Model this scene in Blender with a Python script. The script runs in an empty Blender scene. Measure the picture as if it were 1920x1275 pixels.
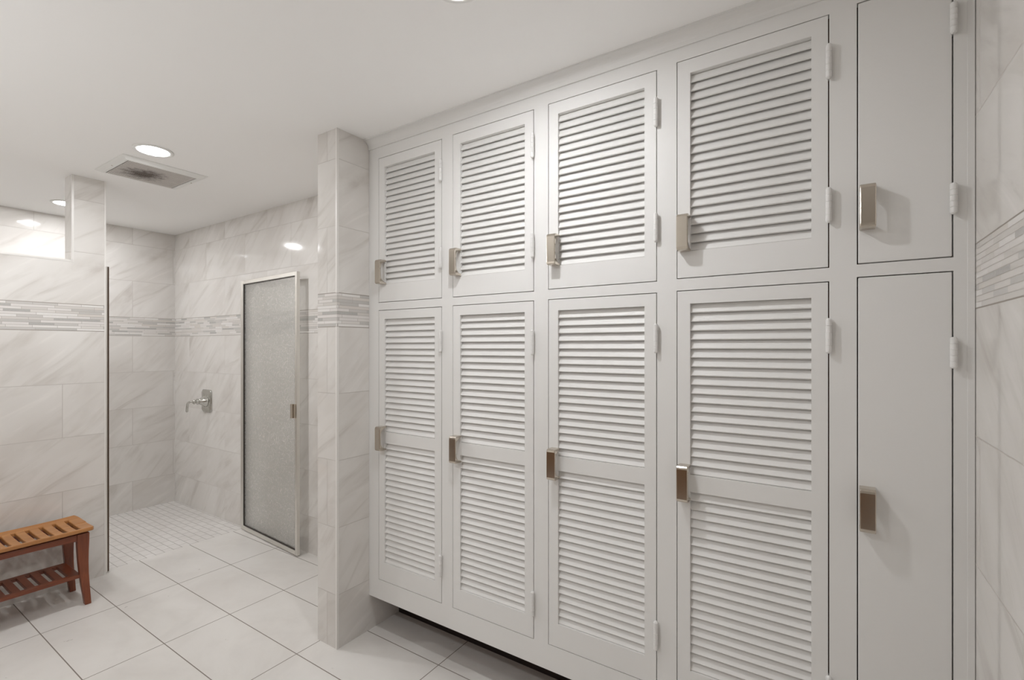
import bpy, bmesh, math, random
from mathutils import Vector, Matrix
random.seed(4)
S = bpy.context.scene
COL = S.collection
PI = math.pi

# ------------------------------------------------------------------ key dimensions (metres)
CEIL = 2.412
FACE_Y = 1.604            # front of the locker face frame
BACK_Y = 1.98             # valve wall
END_X = -4.97             # far shower wall
RIGHT_X = 0.298
FRONT_Y = -1.2            # wall behind the camera
PART_X0, PART_X1, PART_Y1 = -3.835, -3.71, 1.10
STUB_X0, STUB_X1, STUB_Y0 = -2.045, -1.901, 1.418
BAND0, BAND1 = 1.493, 1.65

# ------------------------------------------------------------------ node helper
class NT:
    def __init__(s, name):
        s.m = bpy.data.materials.new(name); s.m.use_nodes = True
        s.t = s.m.node_tree; s.t.nodes.clear()
        s.out = s.t.nodes.new('ShaderNodeOutputMaterial')
    def n(s, typ, **kw):
        nd = s.t.nodes.new(typ)
        for k, v in kw.items(): setattr(nd, k, v)
        return nd
    def put(s, sock, v):
        if isinstance(v, bpy.types.NodeSocket): s.t.links.new(v, sock)
        elif isinstance(v, (tuple, list)) and sock.type == 'RGBA' and len(v) == 3: sock.default_value = (*v, 1)
        else: sock.default_value = v
    def math(s, op, a, b=0.0, c=None):
        nd = s.n('ShaderNodeMath', operation=op)
        s.put(nd.inputs[0], a); s.put(nd.inputs[1], b)
        if c is not None: s.put(nd.inputs[2], c)
        return nd.outputs[0]
    def mixf(s, f, a, b):
        nd = s.n('ShaderNodeMix', data_type='FLOAT')
        s.put(nd.inputs[0], f); s.put(nd.inputs[2], a); s.put(nd.inputs[3], b)
        return nd.outputs[0]
    def mixc(s, f, a, b, blend='MIX'):
        nd = s.n('ShaderNodeMix', data_type='RGBA', blend_type=blend)
        s.put(nd.inputs[0], f); s.put(nd.inputs[6], a); s.put(nd.inputs[7], b)
        return nd.outputs[2]
    def comb(s, x, y, z=0.0):
        nd = s.n('ShaderNodeCombineXYZ')
        s.put(nd.inputs[0], x); s.put(nd.inputs[1], y); s.put(nd.inputs[2], z)
        return nd.outputs[0]
    def pos(s):
        tc = s.n('ShaderNodeTexCoord'); sp = s.n('ShaderNodeSeparateXYZ')
        s.put(sp.inputs[0], tc.outputs['Object'])
        return tc.outputs['Object'], sp.outputs
    def noise(s, vec, scale, detail=4, rough=.5, dist=0.0):
        nd = s.n('ShaderNodeTexNoise')
        if vec is not None: s.put(nd.inputs['Vector'], vec)
        s.put(nd.inputs['Scale'], scale); s.put(nd.inputs['Detail'], detail)
        s.put(nd.inputs['Roughness'], rough); s.put(nd.inputs['Distortion'], dist)
        return nd.outputs[0]
    def ramp(s, f, stops, interp='LINEAR'):
        nd = s.n('ShaderNodeValToRGB'); cr = nd.color_ramp; cr.interpolation = interp
        while len(cr.elements) < len(stops): cr.elements.new(.5)
        for e, (p, c) in zip(cr.elements, stops):
            e.position = p; e.color = (*c, 1) if len(c) == 3 else c
        s.put(nd.inputs[0], f)
        return nd.outputs[0]
    def brick(s, vec, w, h, mortar, offset=.5, freq=2, squash=1.0, sqf=2, smooth=.1):
        nd = s.n('ShaderNodeTexBrick', offset=offset, offset_frequency=freq, squash=squash, squash_frequency=sqf)
        s.put(nd.inputs['Vector'], vec)
        nd.inputs['Color1'].default_value = (0, 0, 0, 1); nd.inputs['Color2'].default_value = (1, 1, 1, 1)
        nd.inputs['Mortar'].default_value = (.5, .5, .5, 1)
        nd.inputs['Scale'].default_value = 1; nd.inputs['Mortar Size'].default_value = mortar
        nd.inputs['Mortar Smooth'].default_value = smooth; nd.inputs['Bias'].default_value = 0
        nd.inputs['Brick Width'].default_value = w; nd.inputs['Row Height'].default_value = h
        bw = s.n('ShaderNodeSeparateColor'); s.put(bw.inputs[0], nd.outputs['Color'])
        return bw.outputs[0], nd.outputs['Fac']
    def bump(s, h, dist=.001, strength=.5, inv=False):
        nd = s.n('ShaderNodeBump', invert=inv)
        s.put(nd.inputs['Strength'], strength); s.put(nd.inputs['Distance'], dist); s.put(nd.inputs['Height'], h)
        return nd.outputs[0]
    def bsdf(s, col, rough=.5, metal=0.0, normal=None, spec=.5, emit=None, estr=0.0, coat=0.0):
        nd = s.n('ShaderNodeBsdfPrincipled')
        s.put(nd.inputs['Base Color'], col); s.put(nd.inputs['Roughness'], rough)
        s.put(nd.inputs['Metallic'], metal); s.put(nd.inputs['Specular IOR Level'], spec)
        s.put(nd.inputs['Coat Weight'], coat)
        if normal is not None: s.put(nd.inputs['Normal'], normal)
        if emit is not None:
            s.put(nd.inputs['Emission Color'], emit); s.put(nd.inputs['Emission Strength'], estr)
        s.put(s.out.inputs[0], nd.outputs[0])
        return s.m

# ------------------------------------------------------------------ materials
def tile_mat(name, uy=0.0, ux=0.0, width=.612, par=0, rough=.07):
    """12x24 marble-look wall tile in running bond with a stick-mosaic band."""
    t = NT(name)
    P, p = t.pos()
    g = t.n('ShaderNodeNewGeometry'); sn = t.n('ShaderNodeSeparateXYZ')
    t.put(sn.inputs[0], g.outputs['True Normal'])
    fx = t.math('GREATER_THAN', t.math('ABSOLUTE', sn.outputs[0]), .5)
    u = t.mixf(fx, t.math('ADD', p[0], 20 * width + ux), t.math('ADD', p[1], 20 * width + uy))
    above = t.math('GREATER_THAN', p[2], (BAND0 + BAND1) / 2)
    RH = .311
    zt = t.mixf(above, t.math('ADD', p[2], RH * (20 + par) - BAND0), t.math('ADD', p[2], RH * (21 + par) - BAND1))
    r, fac = t.brick(t.comb(u, zt), width, RH, .0016)
    # veins: streaks stretched along a diagonal that differs a little per tile
    vr = t.n('ShaderNodeVectorRotate', rotation_type='Z_AXIS')
    t.put(vr.inputs['Vector'], t.comb(u, zt, t.math('MULTIPLY', r, 31.7)))
    t.put(vr.inputs['Angle'], t.math('MULTIPLY_ADD', r, -.5, -.45))
    mp = t.n('ShaderNodeMapping'); t.put(mp.inputs[0], vr.outputs[0]); mp.inputs['Scale'].default_value = (1.6, 9, 1)
    v1 = t.noise(mp.outputs[0], 1.3, 6, .55, .9)
    mp2 = t.n('ShaderNodeMapping'); t.put(mp2.inputs[0], vr.outputs[0]); mp2.inputs['Scale'].default_value = (2.2, 4.5, 1)
    v2 = t.noise(mp2.outputs[0], .9, 3, .5, .4)
    base = t.ramp(v2, [(.28, (.618, .588, .556)), (.50, (.682, .658, .630)), (.72, (.728, .708, .682))])
    vein = t.ramp(v1, [(.28, (.81, .79, .775)), (.40, (.94, .935, .928)), (.50, (1, 1, 1)), (.60, (1.0, 1.0, 1.0)), (.70, (1.06, 1.06, 1.06))])
    tile = t.mixc(1.0, base, vein, 'MULTIPLY')
    tile = t.mixc(fac, tile, (.50, .47, .44))
    # mosaic band
    rm, fm = t.brick(t.comb(t.math('MULTIPLY_ADD', t.noise(t.comb(0.0, t.math('FLOOR', t.math('DIVIDE', t.math('SUBTRACT', p[2], BAND0), .01427))), 3.1, 0), 1.3, u),
                            t.math('SUBTRACT', p[2], BAND0)), .105, .01427, .0009, .43, 2, 1.7, 3)
    mos = t.ramp(rm, [(0, (.50, .485, .465)), (.12, (.68, .65, .62)), (.30, (.61, .58, .55)), (.42, (.76, .74, .72)),
                      (.60, (.55, .53, .51)), (.70, (.71, .68, .66)), (.86, (.41, .40, .385)), (.93, (.64, .60, .56))], 'CONSTANT')
    mos = t.mixc(t.math('MULTIPLY', t.noise(P, 160, 2), .35), mos, (.62, .60, .57))
    mos = t.mixc(fm, mos, (.40, .375, .345))
    inb = t.math('MULTIPLY', t.math('GREATER_THAN', p[2], BAND0), t.math('LESS_THAN', p[2], BAND1))
    edge = t.math('LESS_THAN', t.math('MINIMUM', t.math('ABSOLUTE', t.math('SUBTRACT', p[2], BAND0)), t.math('ABSOLUTE', t.math('SUBTRACT', p[2], BAND1))), .0018)
    col = t.mixc(inb, tile, mos)
    col = t.mixc(edge, col, (.30, .27, .235))  # dark joint at both band edges, also painting in the bullnose's shadow
    fac2 = t.math('MAXIMUM', t.mixf(inb, fac, fm), edge)
    h = t.math('ADD', t.math('SUBTRACT', 1.0, fac2), t.math('MULTIPLY', t.math('MULTIPLY', inb, rm), .8))
    nrm = t.bump(h, .0012, .6)
    rg = t.mixf(fac2, t.mixf(inb, rough, .16), .6)
    return t.bsdf(col, rg, 0, nrm, .62)

def floor_mat():
    t = NT('floor_tile'); P, p = t.pos()
    r, fac = t.brick(t.comb(t.math('ADD', p[0], 3.212 + .592 * 10), t.math('ADD', p[1], .298 * 20 - .701)), .592, .298, .0022, 0.0, 2)
    n1 = t.noise(P, 2.6, 6, .6, .5); n2 = t.noise(P, 14, 4, .6)
    c = t.ramp(n1, [(.30, (.615, .590, .560)), (.52, (.690, .668, .640)), (.72, (.720, .700, .675))])
    c = t.mixc(t.math('MULTIPLY', n2, .12), c, (.60, .57, .54))
    c = t.mixc(t.math('MULTIPLY', r, .06), c, (.60, .57, .53))
    c = t.mixc(fac, c, (.215, .185, .16))
    return t.bsdf(c, t.mixf(fac, t.math('MULTIPLY_ADD', n2, .12, .24), .7), 0, t.bump(t.math('SUBTRACT', 1.0, fac), .0012, .6), .45)

def shower_floor_mat():
    t = NT('shower_floor_mosaic'); P, p = t.pos()
    r, fac = t.brick(t.comb(t.math('ADD', p[0], 20.0), t.math('ADD', p[1], 10.0)), .102, .0525, .0020, .5, 2)
    n1 = t.noise(P, 5, 5, .6, .4)
    c = t.ramp(n1, [(.3, (.615, .590, .565)), (.6, (.690, .668, .645))])
    c = t.mixc(t.math('MULTIPLY', r, .22), c, (.56, .53, .505))
    c = t.mixc(fac, c, (.40, .375, .35))
    return t.bsdf(c, t.mixf(fac, .32, .7), 0, t.bump(t.math('SUBTRACT', 1.0, fac), .0012, .6), .45)

def paint_mat(name, col, rough=.4, bumpy=.25, scale=60):
    t = NT(name); P, p = t.pos()
    n = t.noise(P, scale, 3, .6)
    m = t.noise(P, 3.0, 3, .5)
    c = t.mixc(t.math('MULTIPLY', m, .12), col, tuple(x * .93 for x in col))
    return t.bsdf(c, rough, 0, t.bump(n, .0012, bumpy), .45)

def metal_mat(name, col, rough=.28, streak=True):
    t = NT(name); P, p = t.pos()
    mp = t.n('ShaderNodeMapping'); t.put(mp.inputs[0], P); mp.inputs['Scale'].default_value = (1, 1, .04)
    n = t.noise(mp.outputs[0], 700, 2, .6)
    r = t.math('MULTIPLY_ADD', n, .06 if streak else 0.0, rough - (.03 if streak else 0))
    return t.bsdf(col, r, 1.0)

def wood_mat(name, dark, light, axis, rough=.38):
    t = NT(name); P, p = t.pos()
    mp = t.n('ShaderNodeMapping'); t.put(mp.inputs[0], P)
    sc = [26, 26, 26]; sc[axis] = 2.2; mp.inputs['Scale'].default_value = sc
    n = t.noise(mp.outputs[0], 1.6, 6, .6, 1.2)
    mp2 = t.n('ShaderNodeMapping'); t.put(mp2.inputs[0], P)
    sc2 = [160, 160, 160]; sc2[axis] = 6; mp2.inputs['Scale'].default_value = sc2
    n2 = t.noise(mp2.outputs[0], 1.0, 3, .6)
    mid = tuple((a + b) / 2 for a, b in zip(dark, light))
    c = t.ramp(n, [(.32, dark), (.52, mid), (.68, light)])
    c = t.mixc(t.math('MULTIPLY', n2, .3), c, dark)
    return t.bsdf(c, rough, 0, t.bump(n2, .0006, .3), .5)

def flat_mat(name, col, rough=.6, metal=0.0):
    t = NT(name); P, p = t.pos()
    n = t.noise(P, 40, 2, .5)
    return t.bsdf(t.mixc(t.math('MULTIPLY', n, .15), col, tuple(x * .85 for x in col)), rough, metal)

M = {}
M['tile_left'] = tile_mat('wall_tile_end', uy=-1.66, par=0)
M['tile_back'] = tile_mat('wall_tile_valve', ux=.10, par=1)
M['tile_part'] = tile_mat('wall_tile_partition', uy=-.903, ux=.2, par=1)
M['tile_stub'] = tile_mat('wall_tile_stub', uy=-1.36, ux=1.973, par=0)
M['tile_right'] = tile_mat('wall_tile_right', uy=-.95, par=1)
M['floor'] = floor_mat()
M['shower_floor'] = shower_floor_mat()
M['ceiling'] = paint_mat('ceiling_paint', (.91, .905, .895), .75, .12, 90)
M['paint'] = paint_mat('locker_paint', (.745, .738, .724), .46, .30, 45)
M['wallpaint'] = paint_mat('wall_paint', (.56, .54, .51), .6)
M['edge'] = flat_mat('tile_edge_trim', (.74, .72, .69), .3)
M['nickel'] = metal_mat('brushed_nickel', (.60, .545, .475), .17, False)
M['chrome'] = metal_mat('chrome', (.60, .60, .57), .07, False)
M['satin'] = metal_mat('satin_frame', (.78, .76, .72), .30)
M['gasket'] = flat_mat('dark_gasket', (.028, .020, .016), .5)
M['channel'] = metal_mat('dark_channel', (.12, .085, .065), .35)
M['black'] = flat_mat('toe_kick_black', (.016, .008, .006), .7)
M['carcass'] = wood_mat('carcass_wood', (.13, .036, .010), (.20, .062, .018), 0, .6)
M['reflection_wood'] = wood_mat('brown_reflection_wood', (.14, .062, .018), (.22, .105, .034), 2, .4)  # brown of the unseen panel that tints the handles' reflections
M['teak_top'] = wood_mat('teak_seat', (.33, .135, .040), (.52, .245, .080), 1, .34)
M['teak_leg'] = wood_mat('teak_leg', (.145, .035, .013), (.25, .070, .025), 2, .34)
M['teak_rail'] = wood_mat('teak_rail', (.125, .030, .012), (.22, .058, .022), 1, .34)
M['white_plastic'] = flat_mat('white_fitting', (.78, .78, .76), .4)
M['fan_dark'] = flat_mat('fan_cavity', (.30, .28, .26), .8)

def lamp_mat(name, k):
    t = NT(name)
    return t.bsdf((.9, .9, .9), .4, emit=(.975, .985, 1.0), estr=LAMP * k)
LAMP = 175.0
M['lens'] = lamp_mat('lamp_lens', .12)
M['led'] = lamp_mat('lamp_led', 5.2)

def grille_mat():
    t = NT('grille_dusty'); P, p = t.pos()
    # soot stain of dust around the fan's intake, slightly off centre
    dx = t.math('DIVIDE', t.math('SUBTRACT', p[0], -3.325), .125)
    dy = t.math('DIVIDE', t.math('SUBTRACT', p[1], 1.165), .115)
    d = t.math('SQRT', t.math('ADD', t.math('MULTIPLY', dx, dx), t.math('MULTIPLY', dy, dy)))
    n = t.noise(P, 38, 4, .6)
    d = t.math('ADD', d, t.math('MULTIPLY_ADD', n, 1.4, -.7))
    f = t.ramp(d, [(.30, (1, 1, 1)), (1.1, (.0, .0, .0))])
    c = t.mixc(f, t.mixc(t.math('MULTIPLY', n, .5), (.62, .59, .56), (.48, .45, .42)), (.10, .075, .06))
    return t.bsdf(c, .6)
M['grille'] = grille_mat()

def glass_mat():
    """obscure 'rain' glass: mostly see-through, a little milky, with a pebbled transmission pattern"""
    t = NT('obscure_glass'); P, p = t.pos()
    vo = t.n('ShaderNodeTexVoronoi', feature='DISTANCE_TO_EDGE')
    mp = t.n('ShaderNodeMapping'); t.put(mp.inputs[0], P); mp.inputs['Scale'].default_value = (1, 1, .7)
    nz = t.n('ShaderNodeTexNoise'); t.put(nz.inputs['Vector'], P); nz.inputs['Scale'].default_value = 30
    ad = t.n('ShaderNodeVectorMath', operation='MULTIPLY_ADD'); t.put(ad.inputs[0], nz.outputs[1]); ad.inputs[1].default_value = (.03,) * 3
    t.put(ad.inputs[2], mp.outputs[0])
    t.put(vo.inputs['Vector'], ad.outputs[0]); vo.inputs['Scale'].default_value = 45
    pat = t.ramp(vo.outputs['Distance'], [(.02, (1, 1, 1)), (.18, (.86, .86, .85))])
    tr = t.n('ShaderNodeBsdfTransparent'); t.put(tr.inputs[0], pat)
    df = t.n('ShaderNodeBsdfTranslucent'); df.inputs[0].default_value = (.95, .945, .92, 1)
    d2 = t.n('ShaderNodeBsdfDiffuse'); d2.inputs[0].default_value = (.93, .925, .90, 1)
    gl = t.n('ShaderNodeBsdfGlossy'); gl.inputs['Roughness'].default_value = .22
    m0 = t.n('ShaderNodeMixShader'); m0.inputs[0].default_value = .55
    t.put(m0.inputs[1], df.outputs[0]); t.put(m0.inputs[2], d2.outputs[0])
    m1 = t.n('ShaderNodeMixShader'); m1.inputs[0].default_value = .27
    t.put(m1.inputs[1], tr.outputs[0]); t.put(m1.inputs[2], m0.outputs[0])
    m2 = t.n('ShaderNodeMixShader'); m2.inputs[0].default_value = .06
    t.put(m2.inputs[1], m1.outputs[0]); t.put(m2.inputs[2], gl.outputs[0])
    t.put(t.out.inputs[0], m2.outputs[0])
    return t.m
M['glass'] = glass_mat()

# ------------------------------------------------------------------ mesh helpers
def box(bm, x0, x1, y0, y1, z0, z1):
    v = [bm.verts.new((x, y, z)) for z in (z0, z1) for y in (y0, y1) for x in (x0, x1)]
    for f in ((0, 2, 3, 1), (4, 5, 7, 6), (0, 1, 5, 4), (2, 6, 7, 3), (0, 4, 6, 2), (1, 3, 7, 5)):
        bm.faces.new([v[i] for i in f])
def bmnew(*boxes):
    bm = bmesh.new()
    for b in boxes: box(bm, *b)
    return bm
def obj(name, bm, mat, parent=None, bevel=0, seg=2, smooth=False, loc=None):
    me = bpy.data.meshes.new(name)
    bmesh.ops.recalc_face_normals(bm, faces=bm.faces[:])
    bm.to_mesh(me); bm.free()
    me.materials.append(mat)
    o = bpy.data.objects.new(name, me); COL.objects.link(o)
    if parent is not None: o.parent = parent
    if loc is not None: o.location = loc
    if smooth:
        for p in me.polygons: p.use_smooth = True
    if bevel:
        b = o.modifiers.new('edge', 'BEVEL'); b.width = bevel; b.segments = seg; b.limit_method = 'ANGLE'; b.angle_limit = math.radians(40)
        b.harden_normals = False
    return o
def struct(name, bm, mat, bevel=0):
    o = obj(name, bm, mat, None, bevel); o['kind'] = 'structure'; return o
def thing(name, label, cat, loc=(0, 0, 0), group=None):
    o = bpy.data.objects.new(name, None); COL.objects.link(o)
    o.empty_display_size = .1
    o.location = loc; o['label'] = label; o['category'] = cat
    if group: o['group'] = group
    return o
def lathe(bm, prof, seg=24, axis='Z', at=(0, 0, 0)):
    """prof: (radius, height) pairs, revolved about an axis through `at`"""
    rings = []
    for r, h in prof:
        ring = []
        for k in range(seg):
            a = 2 * PI * k / seg; c, s = r * math.cos(a), r * math.sin(a)
            p = (c, s, h) if axis == 'Z' else ((c, h, s) if axis == 'Y' else (h, c, s))
            ring.append(bm.verts.new((p[0] + at[0], p[1] + at[1], p[2] + at[2])))
        rings.append(ring)
    for a, b in zip(rings, rings[1:]):
        for k in range(seg): bm.faces.new((a[k], a[(k + 1) % seg], b[(k + 1) % seg], b[k]))
    bm.faces.new(rings[0]); bm.faces.new(rings[-1][::-1])
def tube(bm, pts, radii, seg=12):
    rings = []
    for i, p in enumerate(pts):
        p = Vector(p); d = (Vector(pts[min(i + 1, len(pts) - 1)]) - Vector(pts[max(i - 1, 0)])).normalized()
        u = d.orthogonal().normalized() if i == 0 else (u - d * u.dot(d)).normalized()
        w = d.cross(u)
        rings.append([bm.verts.new(p + (u * math.cos(2 * PI * k / seg) + w * math.sin(2 * PI * k / seg)) * radii[i]) for k in range(seg)])
    for a, b in zip(rings, rings[1:]):
        for k in range(seg): bm.faces.new((a[k], a[(k + 1) % seg], b[(k + 1) % seg], b[k]))
    bm.faces.new(rings[0]); bm.faces.new(rings[-1][::-1])
def plate(bm, xs, ys, hole, ztop, thick, yshift=lambda x, y: y):
    """a board with rectangular holes: grid cells (i,j) with hole(i,j) true are left open"""
    nx, ny = len(xs), len(ys)
    T, B = {}, {}
    def vt(i, j):
        if (i, j) not in T:
            x, y = xs[i], yshift(xs[i], ys[j]); z = ztop(x, y)
            T[i, j] = bm.verts.new((x, y, z)); B[i, j] = bm.verts.new((x, y, z - thick))
        return T[i, j], B[i, j]
    solid = lambda i, j: 0 <= i < nx - 1 and 0 <= j < ny - 1 and not hole(i, j)
    for i in range(nx - 1):
        for j in range(ny - 1):
            if not solid(i, j): continue
            c = [(i, j), (i + 1, j), (i + 1, j + 1), (i, j + 1)]
            v = [vt(*q) for q in c]
            bm.faces.new([q[0] for q in v]); bm.faces.new([q[1] for q in v][::-1])
            for k, (di, dj) in enumerate(((0, -1), (1, 0), (0, 1), (-1, 0))):
                if not solid(i + di, j + dj):
                    a, b = v[k], v[(k + 1) % 4]
                    bm.faces.new((a[0], a[1], b[1], b[0]))

# ------------------------------------------------------------------ the room
W = .1
struct('floor', bmnew((-3.775, RIGHT_X, FRONT_Y, BACK_Y, -.06, 0)), M['floor'])
struct('floor_shower', bmnew((END_X, -3.775, FRONT_Y, BACK_Y, -.06, 0)), M['shower_floor'])
struct('ceiling', bmnew((END_X - W, RIGHT_X + W, FRONT_Y - W, BACK_Y + W, CEIL, CEIL + .08)), M['ceiling'])
struct('wall_left', bmnew((END_X - W, END_X, FRONT_Y, BACK_Y + W, 0, CEIL)), M['tile_left'])
struct('wall_back', bmnew((END_X, RIGHT_X, BACK_Y, BACK_Y + W, 0, CEIL)), M['tile_back'])
struct('wall_right', bmnew((RIGHT_X, RIGHT_X + W, FRONT_Y, BACK_Y + W, 0, CEIL)), M['tile_right'])
struct('wall_front', bmnew((END_X - W, RIGHT_X + W, FRONT_Y - W, FRONT_Y, 0, CEIL)), M['wallpaint'])
struct('trim_for_reflection', bmnew((PART_X1, RIGHT_X, FRONT_Y, FRONT_Y + .03, 0, .95)), M['reflection_wood'])  # unseen brown panel, added so the lower handles reflect brown
POST_Y = .945
SILL = 1.907
struct('wall_partition', bmnew((PART_X0, PART_X1, FRONT_Y, PART_Y1, 0, SILL), (PART_X0, PART_X1, POST_Y, PART_Y1, SILL, CEIL),
                               (PART_X0, PART_X1, FRONT_Y, -.2, SILL, CEIL)), M['tile_part'])
struct('wall_stub', bmnew((STUB_X0, STUB_X1, STUB_Y0, BACK_Y, 0, CEIL)), M['tile_stub'])
# pale edge profiles that finish the tile corners
e = .009
struct('trim_1', bmnew((PART_X1 - e, PART_X1 + .0015, POST_Y - .0015, POST_Y + e, SILL, CEIL)), M['edge'])
struct('trim_2', bmnew((PART_X1 - e, PART_X1 + .0015, -.2, POST_Y + e, SILL - e, SILL + .0015)), M['edge'])
struct('trim_3', bmnew((PART_X1 - .012, PART_X1 + .0015, PART_Y1 - .004, PART_Y1 + .004, 0, CEIL)), M['edge'])
struct('trim_4', bmnew((STUB_X1 - e, STUB_X1 + .0015, STUB_Y0 - .0015, STUB_Y0 + e, 0, BAND0), (STUB_X1 - e, STUB_X1 + .0015, STUB_Y0 - .0015, STUB_Y0 + e, BAND1, CEIL)), M['edge'])
# cove moulding along the top of the lockers
bm = bmesh.new(); prof = [(FACE_Y, CEIL - .045), (FACE_Y - .006, CEIL - .045)]
for k in range(9):
    a = k / 8 * PI / 2
    prof.append((FACE_Y - .006 - .030 * (1 - math.cos(a)), CEIL - .045 + .006 + .033 * math.sin(a)))
prof += [(FACE_Y - .036, CEIL), (FACE_Y, CEIL)]
A = [bm.verts.new((STUB_X1 + .001, y, z)) for y, z in prof]; B = [bm.verts.new((RIGHT_X - .001, y, z)) for y, z in prof]
for k in range(len(prof)): bm.faces.new((A[k], A[(k + 1) % len(prof)], B[(k + 1) % len(prof)], B[k]))
bm.faces.new(A); bm.faces.new(B[::-1])
struct('trim_5', bm, M['paint'])

# ------------------------------------------------------------------ lockers
FT = .022
LX0, LX1 = STUB_X1, .2966
ZB = .174
doors = [(-1.829, -1.427, 1.616, 2.312, .272, 1.574), (-1.360, -.956, 1.616, 2.315, .272, 1.576), (-.888, -.481, 1.619, 2.317, .274, 1.577),
         (-.412, -.003, 1.622, 2.321, .275, 1.579), (.065, .255, 1.625, 2.327, .276, 1.586)]
cab = thing('locker_cabinet', 'long white built-in wall of louvered locker doors beside the tiled stub wall', 'locker cabinet', ((LX0 + LX1) / 2, FACE_Y, 0))
C0 = Vector(cab.location)
def cobj(name, bm, mat, parent=cab, **kw):
    off = C0 if parent is cab else C0
    bmesh.ops.translate(bm, verts=bm.verts[:], vec=-off)
    return obj(name, bm, mat, parent, **kw)
gap = .0028
bm = bmesh.new()
xs = [LX0 + .001] + [v for d in doors for v in (d[0] - gap, d[1] + gap)] + [LX1]
for k in range(0, len(xs), 2): box(bm, xs[k], xs[k + 1], FACE_Y, FACE_Y + FT, ZB, CEIL - .001)
for x0, x1, u0, u1, l0, l1 in doors:
    a, b = x0 - gap, x1 + gap
    box(bm, a, b, FACE_Y, FACE_Y + FT, ZB, l0 - gap); box(bm, a, b, FACE_Y, FACE_Y + FT, l1 + gap, u0 - gap); box(bm, a, b, FACE_Y, FACE_Y + FT, u1 + gap, CEIL - .001)
bmesh.ops.remove_doubles(bm, verts=bm.verts[:], dist=1e-5)
cobj('face_frame', bm, M['paint'])
bm = bmesh.new()
y0, y1 = FACE_Y + FT, BACK_Y - .004
box(bm, LX0 + .002, LX1, y0, y1, ZB, ZB + .018)
box(bm, LX0 + .002, LX1, y0, y1, CEIL - .02, CEIL - .002)
box(bm, LX0 + .002, LX1, y1 - .01, y1, ZB + .018, CEIL - .02)
for k in range(0, len(xs), 2):
    xm = (xs[k] + xs[k + 1]) / 2
    if k == 0: xm = LX0 + .012
    if k == len(xs) - 2: xm = LX1 - .012
    box(bm, xm - .009, xm + .009, y0, y1 - .01, ZB + .018, CEIL - .02)
    if k < len(xs) - 2:
        pass
for k, d in enumerate(doors):
    box(bm, d[0] - .02, d[1] + .02, y0, y1 - .01, d[5] + .012, d[5] + .03)
cobj('carcass', bm, M['carcass'])
cobj('toe_kick', bmnew((LX0 + .002, LX1, 1.80, 1.818, 0.0, ZB)), M['black'])
cobj('scribe_strip', bmnew((.283, LX1 + .0005, FACE_Y - .0015, FACE_Y, ZB + .001, CEIL - .046)), M['paint'], bevel=.0015)

def slats(x0, x1, z0, z1, n):
    """fixed louvres: thin boards leaning inwards at the top"""
    bm = bmesh.new()
    p = (z1 - z0) / n
    w, th, ang = p * 1.36, .0058, math.radians(27)
    dy, dz = math.sin(ang), math.cos(ang)
    yf = FACE_Y + .0045
    for k in range(n):
        zb = z0 + k * p - .001
        if k == 0: zb = z0 + .0
        prof = []
        ww = w if k < n - 1 else p * 1.02
        for s, t in ((0, 0), (0, 1), (1, 1), (1, 0)):
            prof.append((yf + s * ww * dy + (t * th) * dz, zb + s * ww * dz - (t * th) * dy + .003))
        # rounded front nose
        prof = [prof[3], prof[0], (yf + .0004 + .22 * th * dz - .0012 * dy, zb + .003 - .22 * th * dy - .0012), (yf + .0004 + .75 * th * dz - .001, zb + .003 - .75 * th * dy - .0010), prof[1], prof[2]]
        prof = [(y, min(max(z, z0 + .0003), z1 + .012)) for y, z in prof]
        A = [bm.verts.new((x0, y, z)) for y, z in prof]; B = [bm.verts.new((x1, y, z)) for y, z in prof]
        m = len(prof)
        for i in range(m): bm.faces.new((A[i], A[(i + 1) % m], B[(i + 1) % m], B[i]))
        bm.faces.new(A); bm.faces.new(B[::-1])
    return bm

def handle_mesh():
    bm = bmesh.new(); w = .0175
    out = [(0, .0575), (-.033, .0575), (-.038, .0562), (-.0412, .0525), (-.042, .047), (-.042, .02), (-.042, -.02), (-.042, -.047), (-.0412, -.0525), (-.038, -.0562), (-.033, -.0575), (0, -.0575)]
    inn = [(0, .049), (-.010, .0488), (-.020, .044), (-.028, .036), (-.033, .026), (-.0345, .010), (-.0345, -.010), (-.033, -.026), (-.028, -.036), (-.020, -.044), (-.010, -.0488), (0, -.049)]
    V = {}
    for s in (-1, 1):
        for nm, L in (('o', out), ('i', inn)):
            for k, (y, z) in enumerate(L): V[s, nm, k] = bm.verts.new((s * w, y, z))
    n = len(out)
    for k in range(n - 1):
        for nm in 'oi': bm.faces.new((V[-1, nm, k], V[1, nm, k], V[1, nm, k + 1], V[-1, nm, k + 1]))
        for s in (-1, 1): bm.faces.new((V[s, 'o', k], V[s, 'o', k + 1], V[s, 'i', k + 1], V[s, 'i', k]))
    for k in (0, n - 1): bm.faces.new((V[-1, 'o', k], V[1, 'o', k], V[1, 'i', k], V[-1, 'i', k]))
    return bm
def hinge_mesh(leaf):
    bm = bmesh.new(); r, h = .0072, .045
    prof = [(.0001, h + .004), (.004, h + .0035), (.0062, h + .001), (.0062, h)]
    for k in range(5):
        a = h - k * .018
        prof += [(r, a - .0006), (r, a - .0172), (r * .86, a - .0178)]
    prof += [(.0062, -h - .001), (.004, -h - .0035), (.0001, -h - .004)]
    lathe(bm, prof, 16, 'Z', (0, -.0105, 0))
    box(bm, -.0015, .0015, -.0105, .012, -h + .001, h - .001)
    if leaf: box(bm, -.016, -.004, -.0035, -.0002, -h + .002, h - .002)
    return bm
hm = {}
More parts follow.
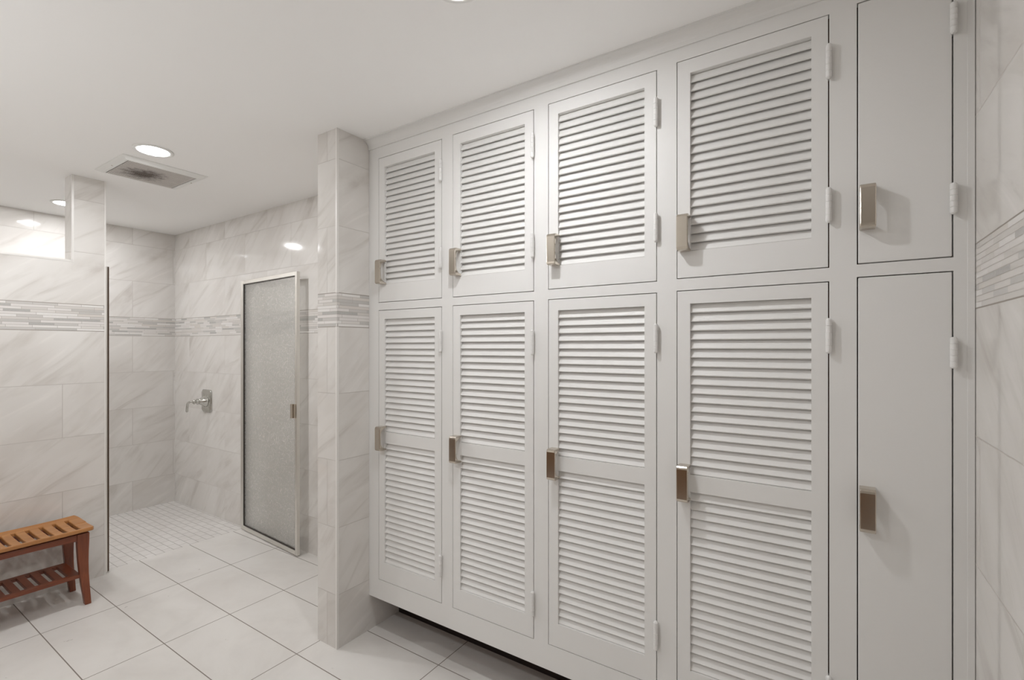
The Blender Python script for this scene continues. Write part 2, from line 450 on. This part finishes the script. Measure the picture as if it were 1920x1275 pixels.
def part_copy(key, mk, name, mat, parent, loc, bevel=0, smooth=False):
    if key not in hm:
        o = obj(name, mk(), mat, parent, bevel=bevel, smooth=smooth, loc=loc); hm[key] = o
    else:
        o = hm[key].copy(); COL.objects.link(o); o.parent = parent; o.location = loc; o.name = name
    return o
DT = .023
HZ_U = [1.757, 1.760, 1.760, 1.762, 1.770]
HZ_L = [.961, .963, .964, .966, .969]
HX = [-1.794, -1.331, -.858, -.388, .0845]
pitch = .0285
for k, (x0, x1, u0, u1, l0, l1) in enumerate(doors):
    for up in (True, False):
        z0, z1 = (u0, u1) if up else (l0, l1)
        bm = bmesh.new(); yF, yB = FACE_Y - .0005, FACE_Y + DT
        if k == 4:
            box(bm, x0, x1, yF, yB, z0, z1)
            d = cobj('door', bm, M['paint'], bevel=.002); d['label'] = 'plain flat door without louvres'
        else:
            st = .0395
            op = [(u0 + .084, u1 - .044)] if up else [(l0 + .086, .9355), (.990, l1 - .041)]
            box(bm, x0, x0 + st, yF, yB, z0, z1); box(bm, x1 - st, x1, yF, yB, z0, z1)
            zz = [z0] + [v for o_ in op for v in o_] + [z1]
            for q in range(0, len(zz), 2): box(bm, x0 + st, x1 - st, yF, yB, zz[q], zz[q + 1])
            bmesh.ops.remove_doubles(bm, verts=bm.verts[:], dist=1e-5)
            d = cobj('door', bm, M['paint'])
            for a, b in op:
                n = round((b - a) / pitch)
                cobj('louver_panel', slats(x0 + st - .004, x1 - st + .004, a, b, n), M['paint'], d)
        hz = (HZ_U if up else HZ_L)[k]
        h = part_copy('handle', handle_mesh, 'handle', M['nickel'], d, Vector((HX[k], yF, hz)) - C0, bevel=.0022)
        h['label'] = 'brushed nickel strap pull'
        if up: zs = [(2.173, 1.790), (2.175, 1.790), (2.176, 1.794), (2.188, 1.791), (2.212, 1.766)][k]
        else: zs = [(1.424, .439), (1.416, .410), (1.427, .444), (1.430, .442), (1.385, .44)][k]
        for zz_ in zs:
            hg = part_copy('hinge%d' % (k == 0), lambda: hinge_mesh(k == 0), 'hinge', M['paint'], d, Vector((x1 + .0015, FACE_Y, zz_)) - C0)
            if k == 4: hg.scale = (1, 1, .8)

# ------------------------------------------------------------------ downlights
def downlight(x, y, label):
    t = thing('downlight', label, 'ceiling light', (x, y, CEIL), 'recessed ceiling downlights')
    bm = bmesh.new()
    prof = [(.088, -.0001), (.088, -.003), (.084, -.005), (.0705, -.0055), (.0685, -.0045), (.0685, -.0001)]
    rings = [[bm.verts.new((r * math.cos(2 * PI * k / 48), r * math.sin(2 * PI * k / 48), z)) for k in range(48)] for r, z in prof]
    for a, b in zip(rings, rings[1:] + rings[:1]):
        for k in range(48): bm.faces.new((a[k], a[(k + 1) % 48], b[(k + 1) % 48], b[k]))
    obj('trim_ring', bm, M['white_plastic'], t, smooth=True)
    bm = bmesh.new()
    lathe(bm, [(.068, -.0002), (.068, -.0035), (.0001, -.0040)], 48)
    obj('lens', bm, M['lens'], t)
    bm = bmesh.new()
    lathe(bm, [(.028, -.0036), (.028, -.0052), (.0001, -.0058)], 32)
    obj('led_emitter', bm, M['led'], t)
    return t
downlight(-2.912, 1.062, 'bright round recessed downlight right beside the dusty square ceiling vent')
downlight(-4.50, 1.118, 'small round downlight in the shower ceiling, half hidden by the tall tiled post')
downlight(-.862, 1.026, 'downlight at the top edge above the lockers, only its glow showing')
# unseen lamps added for fill; the one over the bench follows its shadow
for i, (x, y) in enumerate(((-3.05, .36), (-1.42, -.5), (-4.4, -.1))):
    l = bpy.data.lights.new('unseen_lamp', 'AREA'); l.shape = 'DISK'; l.size = .05 if x == -3.05 else .136
    l.energy = LAMP * .01453 * PI * {-3.05: .75, -4.4: 1.3}.get(x, 1.4); l.color = (.975, .985, 1.0)
    o = bpy.data.objects.new('unseen_lamp', l); COL.objects.link(o); o.location = (x, y, CEIL - .006)

# added light without a fixture, aimed up to brighten the ceiling
l = bpy.data.lights.new('ceiling_fill', 'AREA'); l.shape = 'DISK'; l.size = .5
l.energy = 11; l.color = (.97, .985, 1.0)
o = bpy.data.objects.new('ceiling_fill', l); COL.objects.link(o); o.location = (-2.2, -.7, 1.1); o.rotation_euler = (PI, 0, 0)

# ------------------------------------------------------------------ ceiling vent
VX0, VX1, VY0, VY1 = -3.495, -3.088, .990, 1.405
IX0, IX1, IY0, IY1 = -3.468, -3.143, 1.030, 1.366
vent = thing('exhaust_vent', 'square white ceiling exhaust vent with a dusty soot-stained grille', 'ceiling vent', ((VX0 + VX1) / 2, (VY0 + VY1) / 2, CEIL))
V0 = Vector(vent.location)
def vobj(name, bm, mat, **kw):
    bmesh.ops.translate(bm, verts=bm.verts[:], vec=-V0); return obj(name, bm, mat, vent, **kw)
bm = bmesh.new()
oz, iz = CEIL - .004, CEIL - .013
R = [[(VX0, VY0, CEIL - .0002), (VX1, VY0, CEIL - .0002), (VX1, VY1, CEIL - .0002), (VX0, VY1, CEIL - .0002)],
     [(VX0, VY0, oz), (VX1, VY0, oz), (VX1, VY1, oz), (VX0, VY1, oz)],
     [(IX0 - .012, IY0 - .012, iz), (IX1 + .012, IY0 - .012, iz), (IX1 + .012, IY1 + .012, iz), (IX0 - .012, IY1 + .012, iz)],
     [(IX0, IY0, iz), (IX1, IY0, iz), (IX1, IY1, iz), (IX0, IY1, iz)],
     [(IX0, IY0, CEIL - .0002), (IX1, IY0, CEIL - .0002), (IX1, IY1, CEIL - .0002), (IX0, IY1, CEIL - .0002)]]
R = [[bm.verts.new(p) for p in r] for r in R]
for a, b in zip(R, R[1:]):
    for k in range(4): bm.faces.new((a[k], a[(k + 1) % 4], b[(k + 1) % 4], b[k]))
vobj('frame', bm, M['white_plastic'])
vobj('housing', bmnew((IX0 + .001, IX1 - .001, IY0 + .001, IY1 - .001, CEIL - .002, CEIL - .0004)), M['fan_dark'])
bm = bmesh.new(); n = 34
for k in range(n):
    y = IY0 + .004 + (IY1 - IY0 - .008) * (k + .5) / n
    a = [(y - .0036, CEIL - .0118), (y + .0034, CEIL - .0126), (y + .0040, CEIL - .0116), (y - .0030, CEIL - .0108)]
    A = [bm.verts.new((IX0 + .0005, *p)) for p in a]; B = [bm.verts.new((IX1 - .0005, *p)) for p in a]
    for i in range(4): bm.faces.new((A[i], A[(i + 1) % 4], B[(i + 1) % 4], B[i]))
    bm.faces.new(A); bm.faces.new(B[::-1])
for x in (IX0 + .11, IX0 + .215): box(bm, x - .0015, x + .0015, IY0 + .001, IY1 - .001, CEIL - .0105, CEIL - .006)
me_off = bm
g = obj('grille', bm, M['grille'], None); g.parent = vent; g.matrix_parent_inverse = Matrix.Translation(-V0)
bm = bmesh.new()
for sx, sy in (((VX0 + VX1) / 2 - .02, VY0 + .022), ((VX0 + VX1) / 2 + .03, VY1 - .018)):
    bm = bmesh.new(); lathe(bm, [(.0035, CEIL - .0125), (.0035, CEIL - .007)], 10, 'Z', (sx, sy, 0))
    vobj('screw', bm, M['nickel'])

# ------------------------------------------------------------------ shower door (open, folded back against the valve wall)
ang = math.atan2(1.903 - 1.956, .79)
DW, DH = .803, 1.895
door = thing('shower_door', 'open framed shower door of obscure glass swung back near the valve wall', 'shower door', (-3.757, 1.957, .008))
door.rotation_euler = (0, 0, ang)
t_, fw = .022, .024
bm = bmesh.new()
box(bm, 0, fw, 0 - t_, 0, 0, DH); box(bm, DW - fw, DW, -t_, 0, 0, DH)
box(bm, fw, DW - fw, -t_, 0, 0, .030); box(bm, fw, DW - fw, -t_, 0, DH - .028, DH)
bmesh.ops.translate(bm, verts=bm.verts[:], vec=(0, .011, 0))
obj('frame', bm, M['satin'], door, bevel=.002)
bm = bmesh.new(); gk = .006
x0, x1, z0, z1 = fw, DW - fw, .030, DH - .028
for b in ((x0, x0 + .011, z0, z1), (x1 - gk * .6, x1, z0, z1), (x0 + .011, x1 - gk * .6, z0, z0 + gk), (x0 + .011, x1 - gk * .6, z1 - gk * .7, z1)):
    box(bm, b[0], b[1], -.0085, .0085, b[2], b[3])
obj('gasket', bm, M['gasket'], door)
obj('glass_pane', bmnew((x0 + .001, x1 - .001, -.0025, .0025, z0 + .001, z1 - .001)), M['glass'], door)
bm = bmesh.new()
box(bm, DW - .040, DW - .012, -.0215, -.0112, .915, 1.010)
box(bm, DW - .043, DW - .026, -.034, -.0215, .915, 1.010)
obj('handle', bm, M['nickel'], door, bevel=.0015)
obj('hinge_rail', bmnew((-.016, -.001, -.010, .010, 0, DH)), M['satin'], door, bevel=.002)
# dark strike channel on the partition's end
ch = thing('strike_channel', 'slim dark upright metal channel at the end of the tiled bench partition', 'door channel', (-3.757, 1.118, 0))
obj('channel', bmnew((-.013, .013, -.0135, .004, .0, 1.897)), M['satin'], ch, bevel=.0015)
obj('seal_strip', bmnew((-.012, .012, .004, .0125, .004, 1.897)), M['channel'], ch, bevel=.001)

# ------------------------------------------------------------------ shower valve
val = thing('shower_valve', 'chrome shower mixer valve with lever handle on the tiled shower wall', 'shower valve', (-4.366, BACK_Y, .945))
bm = bmesh.new()
n = 40; rings = []
def rr(w, h, r):
    pts = []
    for cx, cz, a0 in ((w - r, h - r, 0), (-w + r, h - r, PI / 2), (-w + r, -h + r, PI), (w - r, -h + r, 1.5 * PI)):
        for q in range(7):
            a = a0 + q / 6 * PI / 2
            pts.append((cx + r * math.cos(a), cz + r * math.sin(a)))
    # bowed sides like a cushion
    return [(x * (1 - .10 * (z / h) ** 2), z * (1 - .05 * (x / w) ** 2)) for x, z in pts]
for w, h, r, y in ((.088, .098, .022, 0.0), (.088, .098, .022, -.006), (.080, .090, .022, -.012), (.060, .068, .03, -.0155), (.030, .034, .025, -.0165)):
    rings.append([bm.verts.new((x, y, z)) for x, z in rr(w, h, r)])
for a, b in zip(rings, rings[1:]):
    for k in range(len(a)): bm.faces.new((a[k], a[(k + 1) % len(a)], b[(k + 1) % len(a)], b[k]))
bm.faces.new(rings[0]); bm.faces.new(rings[-1][::-1])
obj('escutcheon', bm, M['chrome'], val, smooth=True)
bm = bmesh.new()
lathe(bm, [(.052, -.014), (.050, -.022), (.034, -.042), (.024, -.060), (.021, -.066), (.019, -.068), (.024, -.071), (.024, -.079), (.017, -.083), (.016, -.094), (.020, -.098), (.019, -.106), (.010, -.112), (.0001, -.113)], 28, 'Y')
obj('hub', bm, M['chrome'], val, smooth=True)
bm = bmesh.new()
tube(bm, [(-.004, -.104, 0), (-.020, -.116, .002), (-.040, -.124, -.003), (-.053, -.128, -.018), (-.058, -.129, -.045), (-.060, -.129, -.078), (-.060, -.129, -.086)],
     [.008, .009, .009, .0095, .0095, .011, .006], 12)
obj('lever', bm, M['chrome'], val, smooth=True)

# ------------------------------------------------------------------ teak bench
bench = thing('shower_bench', 'reddish teak shower bench with slotted seat and lower shelf against the tiled partition', 'bench', (-3.505, .655, 0))
B0 = Vector(bench.location)
def bobj(name, bm, mat, **kw):
    return obj(name, bm, mat, bench, **kw)
hw, hl = .152, .302
slot_c = [-.241 + .0535 * k + .0 for k in range(10)]
xs = [-hw + 2 * hw * k / 16 for k in range(17)]
xs[2], xs[14] = -.112, .108
ys = [-hl, -hl + .006, -hl + .02]
for c in slot_c: ys += [c - .0083, c + .0083]
ys += [hl - .02, hl - .006, hl]
slots = {3 + 2 * k for k in range(10)}
def zt(x, y):
    q = x / hw
    z = .4065 + .014 * q ** 4
    return z + (.006 if x < 0 else .002) * (abs(y) / hl) ** 4
def ysh(x, y):
    if abs(y) > hl - .03:
        return y - math.copysign(.016 * abs(x / hw) ** 7, y)
    return y
bm = bmesh.new()
plate(bm, xs, ys, lambda i, j: 2 <= i < 14 and j in slots, zt, .021, ysh)
bobj('seat', bm, M['teak_top'], bevel=.004, seg=2)
bm = bmesh.new()
xs2 = [-.130, -.095, -.042, .098, .128]
xs2 = [-.130, -.098, .098, .130]
ys2 = [-.242] + [v for c in slot_c[0:10] for v in (c - .011, c + .011) if abs(c) < .235] + [.242]
hs = {1 + 2 * k for k in range((len(ys2) - 2) // 2)}
plate(bm, xs2, ys2, lambda i, j: i == 1 and j in hs, lambda x, y: .171, .018)
bobj('shelf', bm, M['teak_rail'], bevel=.002)
for x in (.118, -.118):
    # apron with a shallow arch
    bm = bmesh.new(); N = 12; A, Bq = [], []
    for k in range(N + 1):
        y = -.232 + .464 * k / N; zb = .352 + .006 * (1 - (y / .232) ** 2)
        A.append([bm.verts.new((x + s, y, z)) for s, z in ((-.011, zb), (.011, zb), (.011, .388), (-.011, .388))])
    for a, b in zip(A, A[1:]):
        for i in range(4): bm.faces.new((a[i], a[(i + 1) % 4], b[(i + 1) % 4], b[i]))
    bm.faces.new(A[0]); bm.faces.new(A[-1][::-1])
    bobj('apron', bm, M['teak_rail'], bevel=.0015)
for s in (1, -1):
    bobj('end_rail', bmnew((-.108, .108, min(s * .243, s * .263), max(s * .243, s * .263), .348, .388)), M['teak_rail'], bevel=.0015)
secs = [(0, .257, .284), (.05, .251, .281), (.11, .243, .277), (.17, .236, .274), (.23, .231, .273), (.29, .227, .274), (.34, .225, .276), (.3895, .225, .277)]
for sx in (1, -1):
    for sy in (1, -1):
        bm = bmesh.new(); A = []
        for z, a, b in secs:
            xo = .137 + .003 * (1 - z / .39) ** 2; xi = .104 + .004 * (1 - z / .39)
            A.append([bm.verts.new((sx * x, sy * y, z)) for x, y in ((xi, a), (xo, a), (xo, b), (xi, b))])
        for a, b in zip(A, A[1:]):
            for i in range(4): bm.faces.new((a[i], a[(i + 1) % 4], b[(i + 1) % 4], b[i]))
        bm.faces.new(A[0]); bm.faces.new(A[-1][::-1])
        bobj('leg', bm, M['teak_leg'], bevel=.003)

# ------------------------------------------------------------------ camera, world, view
cam = bpy.data.cameras.new('camera'); co = bpy.data.objects.new('camera', cam); COL.objects.link(co)
VX, VY, HOR = -415.0, 1555.0, 650.0
f = math.sqrt((960 - VX) * (VY - 960)); th = math.atan((VY - 960) / f)
cam.sensor_fit = 'HORIZONTAL'; cam.sensor_width = 36; cam.lens = 36 * f / 1920
cam.shift_y = (HOR - 637.5) / 1920
cam.clip_start = .02
co.location = (0, 0, 1.40); co.rotation_euler = (PI / 2, 0, th)
S.camera = co
w = bpy.data.worlds.new('world'); S.world = w; w.use_nodes = True
w.node_tree.nodes['Background'].inputs[0].default_value = (.9, .9, .9, 1)
w.node_tree.nodes['Background'].inputs[1].default_value = .3
S.view_settings.view_transform = 'Standard'; S.view_settings.look = 'None'
S.view_settings.gamma = 1; S.view_settings.use_curve_mapping = False
S.view_settings.exposure = 0.06
S.cycles.max_bounces = 16; S.cycles.diffuse_bounces = 10; S.cycles.glossy_bounces = 6; S.cycles.transparent_max_bounces = 12
S.cycles.sample_clamp_indirect = 10
S.cycles.use_denoising = True
